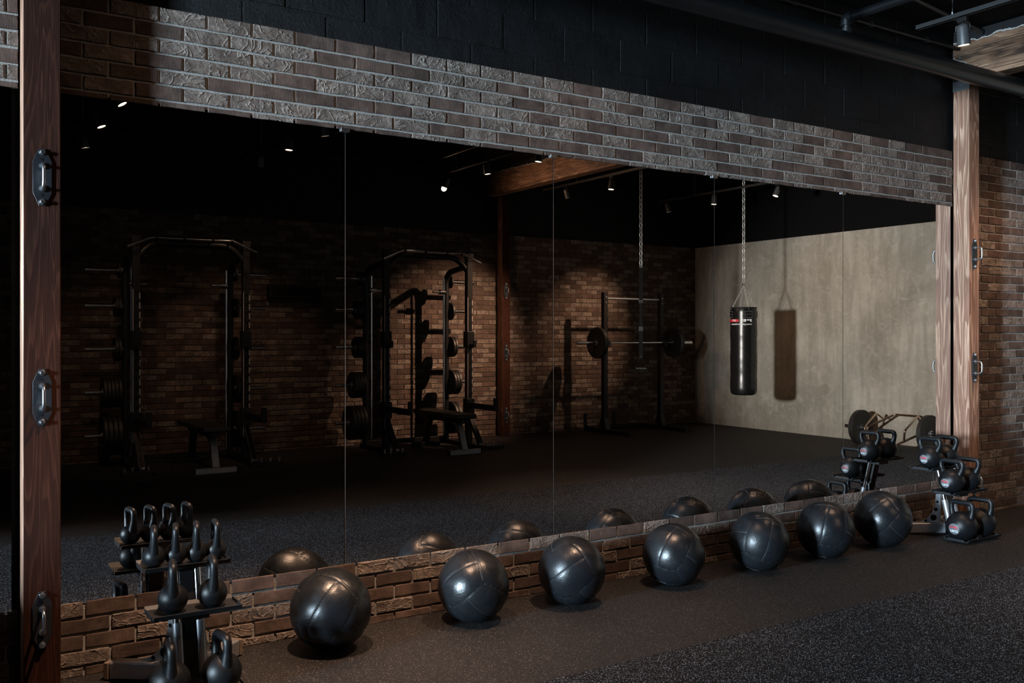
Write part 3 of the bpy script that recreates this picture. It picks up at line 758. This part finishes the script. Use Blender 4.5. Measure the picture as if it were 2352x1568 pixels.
# ------------------------------------------------------------------ squat racks
def make_squat():
    """front (toward the mirror) = +Y; uprights at x=+-.575, y=0; storage posts at y=-.6"""
    t = empty('squat_rack'); B = M['black']
    for s_ in (-1, 1):
        x = s_*.575
        mb = MB(); mb.box(x-.038, x+.038, -.038, .034, .05, 2.44); mb.prism([(-.05, 0), (.05, 0), (.038, -.10), (-.038, -.10)], .09, Matrix.Translation((x, .045, 2.46)) @ Matrix.Rotation(PI/2, 4, 'X'))
        up = mb.build('upright', B, t, bev=.005)
        mb = MB(); z0, z1 = .30, 1.90; y0, y1 = .034, .040
        mb.box(x-.038, x-.031, y0, y1, z0, z1)
        mb.build('edge_strip', M['scale_metal'], up); mb = MB(); z = z0
        while z < z1-.03: mb.box(x+.026, x+.036, y0, y1, z, z+.065); z += .1
        mb.build('hole_scale', M['scale_metal'], up); mb = MB(); z = z0
        while z < z1-.03: mb.box(x-.012, x+.012, y0-.002, y0+.0008, z+.05, z+.078); z += .1
        mb.build('adjustment_holes', M['strap'], up)
        # side strip catching the light
        mb = MB(); pts = roundpath([(x, -.6, .05), (x, -.6, 2.24), (x, -.03, 2.30)], .16, 7); mb.tube(pts, .038, 16); mb.build('storage_post', B, t)
        mb = MB(); mb.cyl((x-s_*.058, -.56, .9), (x-s_*.058, -.56, 2.17), .013, 12); mb.cyl((x-s_*.058, -.56, .12), (x-s_*.058, -.56, .9), .013, 12)
        mb.build('bar_holder_tube', M['chrome'], t)
        mb = MB(); mb.box(x-.04, x+.04, -.70, .36, 0, .055); mb.build('base_rail', B, t, bev=.005)
        mb = MB(); mb.beam((x, .03, .40), (x, .30, .06), .06, .05, (0, 1, 1)); mb.build('diagonal_brace', B, t, bev=.004)
        mb = MB(); mb.beam((x, .062, .395), (x, .328, .06), .055, .006, (0, 1, 1)); mb.build('brace_tread', M['silver'], t)
        xa, xb = (x-.20, x+.09) if s_ < 0 else (x-.06, x+.30)
        mb = MB(); mb.box(xa, xb, .28, .37, 0, .045); mb.build('front_foot', B, t, bev=.004)
        for k in range(4):
            xx = xa+.03+(xb-xa-.06)*k/3; mb = MB(); mb.cyl((xx, .33, .045), (xx, .33, .075), .012, 12); mb.cyl((xx, .33, .075), (xx, .33, .088), .019, 12); mb.build('band_peg', M['chrome'], t)
        for z in (2.13, 1.74, 1.27, .80, .33):
            mb = MB(); mb.cyl((x+s_*.03, -.6, z), (x+s_*.40, -.6, z), .0245, 16); mb.cyl((x+s_*.03, -.6, z), (x+s_*.045, -.6, z), .045, 16)
            mb.cyl((x+s_*.40, -.6, z), (x+s_*.408, -.6, z), .028, 16); mb.build('plate_peg', M['chrome'], t)
        # j hook
        mb = MB(); mb.box(x-.052, x+.052, -.052, .056, 1.27, 1.47); mb.box(x-.02, x+.02, .05, .16, 1.27, 1.31); mb.box(x-.02, x+.02, .145, .165, 1.27, 1.36); mb.build('bar_hook', B, t, bev=.006)
        mb = MB(); mb.box(x-.055, x+.055, -.055, .058, .42, .62); mb.box(x-.028, x+.028, .05, .66, .50, .57); mb.box(x-.028, x+.028, .64, .67, .50, .66); mb.build('spotter_arm', B, t, bev=.006)
        # inner short chrome peg, up high
        mb = MB(); mb.cyl((x-s_*.03, -.56, 1.99), (x-s_*.22, -.56, 1.99), .017, 14); mb.cyl((x-s_*.05, -.56, 1.99), (x-s_*.12, -.56, 1.99), .032, 14); mb.build('handle_attachment', M['chrome'], t)
    mb = MB(); mb.tube(roundpath([(-.56, -.01, 2.24), (-.40, -.01, 2.40), (.40, -.01, 2.40), (.56, -.01, 2.24)], .16, 7), .036, 14); mb.build('top_crossmember', B, t)
    mb = MB(); mb.tube(roundpath([(-.69, .17, 2.33), (-.45, .15, 2.44), (.40, .15, 2.44), (.65, .17, 2.33)], .04, 4), .016, 14); pb = mb.build('pull_up_bar', M['chrome'], t)
    for x in (-.40, -.12, .18, .38):
        mb = MB(); mb.cyl((x-.012, .15, 2.44), (x+.012, .15, 2.44), .021, 12); mb.box(x-.01, x+.01, 0, .15, 2.425, 2.445); mb.build('bar_bracket', B, pb)
    mb = MB(); mb.box(-.575, .575, -.66, -.60, .03, .09); mb.build('rear_crossmember', B, t, bev=.004)
    return t
sq1 = make_squat(); sq1.location = (2.505, -6.06, 0)
tag(sq1, 'dim squat rack with a chrome pull-up bar in the darker half of the room', 'squat rack', 'squat racks against the back brick wall')
sq2 = copy_tree(sq1); sq2.location = (5.35, -6.04, 0)
tag(sq2, 'squat rack before the warm lit bricks, beside the back timber post', 'squat rack', 'squat racks against the back brick wall')
PS = {'s': make_plate(.085, .022), 'm': make_plate(.115, .028), 'n': make_plate(.135, .03), 'l': make_plate(.165, .034), 'x': make_plate(.215, .045)}
used = {k: False for k in PS}
PZs = [2.13, 1.74, 1.27, .80, .33]
TN = ['topmost', 'second', 'third', 'fourth', 'lowest']
def load(rx, ry, side, counts, rackname):
    for k, (kind, n) in enumerate(counts):
        off = .05
        for i in range(n):
            th = {'s': .022, 'm': .028, 'n': .03, 'l': .034, 'x': .045}[kind]
            o = PS[kind] if not used[kind] else copy_tree(PS[kind]); used[kind] = True
            R_ = {'s': .085, 'm': .115, 'n': .135, 'l': .165, 'x': .215}[kind]
            o.location = (rx + side*(.575+off+th/2), ry-.6, PZs[k]-.0015); off += th+.004
            tag(o, 'round black weight plate on the %s peg of the %s rack, %s' % (TN[k], rackname, 'outward side' if side < 0 else 'wall corner side'), 'weight plate', 'plates on the %s peg of the %s rack, %s side' % (TN[k], rackname, 'dark post' if side < 0 else 'concrete wall'))
load(2.505, -6.06, -1, [('s', 1), ('m', 2), ('n', 2), ('l', 5), ('x', 4)], 'dim')
load(2.505, -6.06, 1, [('s', 1), ('m', 1), ('n', 1), ('l', 2), ('x', 2)], 'dim')
load(5.35, -6.04, -1, [('s', 2), ('m', 3), ('n', 3), ('l', 4), ('x', 4)], 'warm lit')
load(5.35, -6.04, 1, [('s', 1), ('m', 1), ('n', 2), ('l', 3), ('x', 2)], 'warm lit')

# ------------------------------------------------------------------ benches (length along Y, silver leg toward the mirror)
def make_bench():
    t = empty('weight_bench')
    mb = MB(); mb.box(-.14, .14, -1.12, -.28, .42, .48); mb.build('back_pad', M['pad'], t, bev=.02, seg=3)
    mb = MB(); mb.box(-.14, .14, -.26, .04, .42, .48); mb.build('seat_pad', M['pad'], t, bev=.02, seg=3)
    mb = MB(); mb.box(-.035, .035, -1.05, -.05, .36, .42); mb.build('frame_rail', M['black'], t, bev=.004)
    def arch(y0, y1, y2, mat, nm, wd):
        mb = MB(); pts = roundpath([(0, y0, .385), (0, y1, .385), (0, y2, .05)], .14, 8)
        for a, b in zip(pts[:-1], pts[1:]): pass
        # rectangular tube along the path
        vs_ = []; n = len(pts)
        for i, p in enumerate(pts):
            d = (pts[min(i+1, n-1)]-pts[max(i-1, 0)]).normalized(); u = Vector((0, -d.z, d.y))
            for sx, su in ((-1,-1),(1,-1),(1,1),(-1,1)): vs_.append(p + Vector((sx*.035, 0, 0)) + u*su*.03)
        fs = [(i*4+k, i*4+(k+1) % 4, (i+1)*4+(k+1) % 4, (i+1)*4+k) for i in range(n-1) for k in range(4)] + [(0,1,2,3), (n*4-4, n*4-3, n*4-2, n*4-1)]
        mb.add(vs_, fs); mb.build('leg', mat, t, bev=.003)
        mb = MB(); mb.box(-wd, wd, y2-.035, y2+.035, 0, .055); f = mb.build('foot_bar', mat, t, bev=.004)
        for s_ in (-1, 1): mb = MB(); mb.box(min(s_*wd, s_*(wd+.006)), max(s_*wd, s_*(wd+.006)), y2-.037, y2+.037, 0, .057); mb.build('foot_cap', M['black'], f)
    arch(-.45, -.16, -.02, M['silver'], 'front', .21); arch(-.7, -.92, -1.02, M['black'], 'rear', .18)
    return t
be = make_bench(); be.location = (2.60, -5.47, 0); tag(be, 'flat black padded bench with silver front leg standing in the dim rack', 'bench', 'weight benches')
be2 = copy_tree(be); be2.location = (5.52, -5.42, 0); tag(be2, 'flat black padded bench with silver front leg in the rack before warm lit bricks', 'bench', 'weight benches')

# ------------------------------------------------------------------ barbell stand
t = empty('barbell_stand', (8.98, -6.45, 0), 0, 'tall black squat stand with top bar holding the loaded barbell', 'squat stand')
for s_ in (-1, 1):
    x = s_*.54
    mb = MB(); mb.box(x-.035, x+.035, -.035, .035, .05, 2.05); up = mb.build('upright', M['black'], t, bev=.004)
    mb = MB(); mb.box(x-.04, x+.04, -.45, .60, 0, .06); mb.build('foot_rail', M['black'], t, bev=.004)
    mb = MB(); G = Matrix.Translation((x-.04, 0, 0)) @ Matrix(((0,0,1,0),(1,0,0,0),(0,1,0,0),(0,0,0,1)))
    mb.prism([(-.09,.05),(.09,.05),(.04,.22),(-.04,.22)], .08, G); g = mb.build('base_gusset', M['black'], t, bev=.002)
    for y in (-.05, .05):
        mb = MB(); mb.cyl((x-.045, y, .09), (x+.047, y, .09), .01, 8); mb.build('bolt', M['zinc'], g)
    mb = MB(); mb.box(x-.042, x+.042, -.042, .045, 1.24, 1.40); mb.box(x-.02, x+.02, .04, .12, 1.26, 1.295); mb.box(x-.02, x+.02, .11, .125, 1.26, 1.34); mb.build('bar_hook', M['black'], t, bev=.004)
    for z in (1.98, 1.90):
        mb = MB(); mb.cyl((x, .035, z), (x, .045, z), .01, 8); mb.build('bolt', M['zinc'], up)
mb = MB(); mb.cyl((-.54, 0, 1.96), (.54, 0, 1.96), .017, 14); mb.build('pull_up_bar', M['zinc'], t)
mb = MB(); mb.box(-.54, .54, -.42, -.36, .01, .07); mb.build('rear_crossmember', M['black'], t, bev=.004)
for x in (-.54, .0):
    mb = MB(); mb.cyl((x-.05, -.39, .07), (x-.05, -.39, .26), .03, 14); mb.build('plate_post', M['black'], t)
bar = empty('barbell', (8.98, -6.373, 1.312), 0, 'steel barbell racked across the tall black stand', 'barbell')
mb = MB(); mb.cyl((-.66, 0, 0), (.66, 0, 0), .0135, 14); mb.build('shaft', M['chrome'], bar)
for s_ in (-1, 1):
    mb = MB(); mb.cyl((s_*.66, 0, 0), (s_*1.10, 0, 0), .0245, 18); mb.build('sleeve', M['chrome'], bar)
    mb = MB(); mb.cyl((s_*.655, 0, 0), (s_*.685, 0, 0), .036, 18); mb.build('collar', M['chrome'], bar)
BP = make_plate(.225, .062, .0255, True); BP.name = 'bumper_plate'
BP.location = (8.98-.725, -6.373, 1.312); tag(BP, 'round black bumper plate on the barbell end away from the concrete wall', 'bumper plate', 'bumper plates')
o = copy_tree(BP); o.location = (8.98+.725, -6.373, 1.312); tag(o, 'round black bumper plate on the barbell end near the concrete wall', 'bumper plate', 'bumper plates')

# ------------------------------------------------------------------ chains, punching bag, suspension strap
def chain_mb(mb, p, q, pitch=.03, w=.011, wire=.0032, n=6):
    p = Vector(p); q = Vector(q); d = (q-p); L = d.length; d.normalize()
    a = d.orthogonal().normalized(); b = d.cross(a); N = max(1, int(L/pitch)); pitch = L/N
    for i in range(N):
        c = p + d*(pitch*(i+.5)); u = (a+b).normalized() if i % 2 else (a-b).normalized()
        h = pitch*.5 + wire*.9; pts = []
        for k in range(10):
            an = 2*PI*k/10; ca, sa = math.cos(an), math.sin(an)
            pts.append(c + d*(math.copysign(h-w, ca)*(1 if abs(ca) > .05 else 0) + ca*w) + u*sa*w)
        mb.tube(pts, wire, n, closed=True)
BX, BY, BZ0, BZ1 = 9.21, -4.47, .633, 1.795
mb = MB(); chain_mb(mb, (BX, BY, ZC), (BX, BY, 2.115), .055, .0175, .0058)
tag(mb.build('chain', M['galv']), 'long steel chain holding the punching bag', 'chain', 'ceiling chains')
bag = empty('punching_bag', (BX, BY, BZ0), 0, 'black cylindrical punching bag hanging before the concrete wall', 'punching bag')
H = BZ1-BZ0; r = .172
mb = MB(); prof = [(0, 0), (r*.75, .003), (r*.93, .02), (r, .06)]
for i in range(1, 30): z = .06+(H-.10)*i/30; prof.append((r*(1+.012*math.sin(z*17)+.006*math.sin(z*41)), z))
prof += [(r*.98, H-.03), (r*.94, H-.006), (r*.86, H-.012), (0, H-.012)]
mb.lathe(prof, 48); mb.build('bag_body', M['vinyl'], bag)
mb = MB(); mb.tube([(r*.965*math.cos(a*PI/20), r*.965*math.sin(a*PI/20), H-.012) for a in range(40)], .009, 8, closed=True); mb.build('rim_band', M['pad'], bag)
ring_z = 2.09-BZ0
mb = MB(); mb.tube([(.018*math.cos(a*PI/8), 0, ring_z+.018*math.sin(a*PI/8)) for a in range(16)], .004, 8, closed=True); mb.build('hanging_ring', M['chrome'], bag)
for k in range(4):
    a = math.radians(115+90*k); e = Vector((r*.97*math.cos(a), r*.97*math.sin(a), H-.03))
    mb = MB(); chain_mb(mb, (0, 0, ring_z-.015), e, .026, .008, .0022); mb.build('bag_chain', M['galv'], bag)
    mb = MB(); tn = Vector((-math.sin(a), math.cos(a), 0)); o_ = Vector((math.cos(a), math.sin(a), 0))*.012
    mb.tube([e+o_, e+o_*1.2-Vector((0,0,.055))+tn*.022, e+o_*1.2-Vector((0,0,.055))-tn*.022], .003, 8, closed=True); mb.build('d_ring', M['chrome'], bag)
    mb = MB()
    def cyl_pt(u, v, e_=.004, a=a): an = a + u/r; return Vector(((r*1.008+e_)*math.cos(an), (r*1.008+e_)*math.sin(an), v))
    for u0, u1, v0, v1 in ((-.05,.05,H-.062,H-.058), (-.05,.05,H-.102,H-.099), (-.05,.05,H-.142,H-.138)):
        mb.add([cyl_pt(u0+(u1-u0)*i/8, v0, .006) for i in range(9)] + [cyl_pt(u0+(u1-u0)*i/8, v1, .006) for i in range(9)], [(i, i+1, 10+i, 9+i) for i in range(8)], 1)
    for u0 in (-.05, .047): mb.add([cyl_pt(u0, H-.142, .006), cyl_pt(u0+.003, H-.142, .006), cyl_pt(u0+.003, H-.058, .006), cyl_pt(u0, H-.058, .006)], [(0, 1, 2, 3)], 1)
    mb.add([cyl_pt(-.05+.1*i/8, H-.142, .004) for i in range(9)] + [cyl_pt(-.05+.1*i/8, H-.058, .004) for i in range(9)], [(i, i+1, 10+i, 9+i) for i in range(8)], 0)
    mb.build('strap_patch', [M['vinyl'], M['grey_print']], bag, smooth=False)
A0 = math.radians(100)
def bagpt(u, v, e_=.0035): an = A0 + u/r; return Vector(((r*1.012+e_)*math.cos(an), (r*1.012+e_)*math.sin(an), v))
mb = MB(); text_mb(mb, 'PB', .048, lambda u, v: bagpt(u, v+H-.182), 0, sx=3.0, align='LEFT'); mb.build('maker_mark', M['white_print'], bag, smooth=False)
mb = MB(); N = 14
mb.add([bagpt(.175+.20*i/N, H-.199) for i in range(N+1)] + [bagpt(.175+.20*i/N, H-.165) for i in range(N+1)], [(i, i+1, N+2+i, N+1+i) for i in range(N)]); rd = mb.build('red_panel', M['red_print'], bag, smooth=False)
mb = MB(); text_mb(mb, 'FIT', .036, lambda u, v: bagpt(u+.21, v+H-.182, .005), 0, sx=1.3, align='LEFT'); mb.build('red_panel_text', M['white_print'], rd, smooth=False)
mb = MB(); text_mb(mb, 'www.performbetter', .032, lambda u, v: bagpt(u+.002, v+H-.228), 0, sx=1.12, align='LEFT'); mb.build('web_address', M['white_print'], bag, smooth=False)

SX, SY = 7.39, -4.41
mb = MB(); chain_mb(mb, (SX, SY, ZC), (SX, SY, 2.27), .055, .0175, .0058)
tag(mb.build('chain', M['galv']), 'long steel chain holding the black training strap', 'chain', 'ceiling chains')
st = empty('suspension_strap', (SX, SY, .9), .7, 'black suspension training strap with a loop handle hanging on a chain', 'training strap')
mb = MB(); 
for (a, b, wd) in ((1.34, .93, .048), (.95, .58, .036), (.60, .26, .046)): mb.cbox((0, 0, (a+b)/2), (wd, .008, a-b))
mb.build('webbing', M['strap'], st, bev=.001)
mb = MB(); mb.cbox((0,0,.60), (.056,.022,.06)); mb.cbox((0,0,.93), (.054,.018,.04)); mb.cbox((0,0,.26), (.032,.012,.014)); mb.build('buckle', M['black'], st, bev=.003)
mb = MB(); mb.tube([(.014*math.cos(a*PI/6), 0, 1.36+.02*math.sin(a*PI/6)) for a in range(12)], .0035, 6, closed=True); mb.build('carabiner', M['zinc'], st)
for k in (-.014, .014):
    mb = MB(); mb.tube(roundpath([(-.004, k, .25), (-.07, k*2, .12), (-.085, k*2, .06), (0, k*2, -.02), (.085, k*2, .06), (.07, k*2, .12), (.004, k, .25)], .06, 6), .0045, 8); mb.build('handle_loop', M['strap'], st)
mb = MB(); mb.cyl((-.07, 0, .12), (.07, 0, .12), .0165, 16); mb.build('grip', M['pad'], st)

# ------------------------------------------------------------------ hex bar against the concrete wall
hx = empty('hex_bar', (10.38, -3.05, .226), 0, 'chrome hexagonal trap bar resting tilted against the concrete wall', 'trap bar')
al_ = math.radians(33); P_ = Vector((math.cos(al_), 0, math.sin(al_))); Q_ = Vector((0, 1, 0)); N_ = Vector((-math.sin(al_), 0, math.cos(al_)))
loc = lambda p, q, n=0: P_*p + Q_*q + N_*n
mb = MB(); ring = [loc(0, -.40), loc(.32, -.17), loc(.32, .17), loc(0, .40), loc(-.32, .17), loc(-.32, -.17)]
pts = []
for i in range(6):
    a, b, c = ring[i-1], ring[i], ring[(i+1) % 6]; da = (a-b).normalized()*.04; db = (c-b).normalized()*.04
    for k in range(5): tt = k/4; pts.append((b+da)*(1-tt)**2 + b*2*tt*(1-tt) + (b+db)*tt*tt)
mb.tube(pts, .0145, 14, closed=True); mb.build('hexagon_frame', M['tinted_chrome'], hx)
for s_ in (-1, 1):
    mb = MB(); mb.cyl(loc(0, s_*.40), loc(0, s_*.72), .0245, 18); mb.build('sleeve', M['chrome'], hx)
    mb = MB(); mb.cyl(loc(0, s_*.415), loc(0, s_*.445), .035, 18); mb.build('collar', M['chrome'], hx)
    mb = MB(); mb.tube(roundpath([loc(.20, s_*.26, 0), loc(.15, s_*.29, .13), loc(-.15, s_*.29, .13), loc(-.20, s_*.26, 0)], .03, 5), .0125, 12); mb.build('handle', M['tinted_chrome'], hx)
    o = copy_tree(BP); o.location = (10.38, -3.05+s_*.485, .2255); o.rotation_euler = (0, 0, PI/2)
    tag(o, 'black bumper plate on the trap bar end %s' % ('nearer the pale post' if s_ > 0 else 'nearer the punching bag'), 'bumper plate', 'bumper plates')

# black box on back wall
mb = MB(); bx = empty('wall_cabinet', (3.95, YB+.08, 1.96), 0, 'long black box mounted on the brick wall between the squat racks', 'wall box')
mb.cbox((0, 0, 0), (.68, .12, .15)); mb.build('cabinet', M['black'], bx, bev=.008)
mb = MB(); mb.cbox((0, .062, 0), (.62, .006, .11)); mb.build('front_grille', M['strap'], bx, bev=.002)
mb = MB(); mb.cbox((0, -.065, 0), (.2, .012, .1)); mb.build('mounting_bracket', M['black'], bx)

# added box outside the frame, unseen, keeping daylight off the lower left wall
jb = empty('shade_box', (-1.5, -.80, 0), 0, 'added unseen black box shading the lower wall by the outer mirrors', 'light blocker')
mb = MB(); mb.box(-.25, .25, -.36, .36, 0, .70); mb.build('box_shell', M['black'], jb, bev=.006)
mb = MB(); mb.cbox((.252, 0, .34), (.006, .12, .035)); mb.build('hand_slot', M['strap'], jb)

# made-up stand and housing for the added fill spot, outside the frame
fs = empty('fill_spot_stand', (-.98, -.18, 0), 0, 'added unseen black stand for the fill spot by the outer mirrors', 'lamp stand')
mb = MB(); mb.cyl((0, 0, .05), (0, 0, 1.70), .014, 12); mb.build('pole', M['black'], fs)
for k in range(3):
    a = k*2*PI/3 + PI; mb = MB(); mb.cyl((0, 0, .35), (.12*math.cos(a), .12*math.sin(a), .01), .009, 8); mb.build('leg', M['black'], fs)
mb = MB(); mb.cbox((-.02, 0, 1.75), (.10, .20, .16), R=Matrix.Rotation(-.25, 3, 'Z')); mb.build('lamp_housing', M['lamp_grey'], fs, bev=.01)
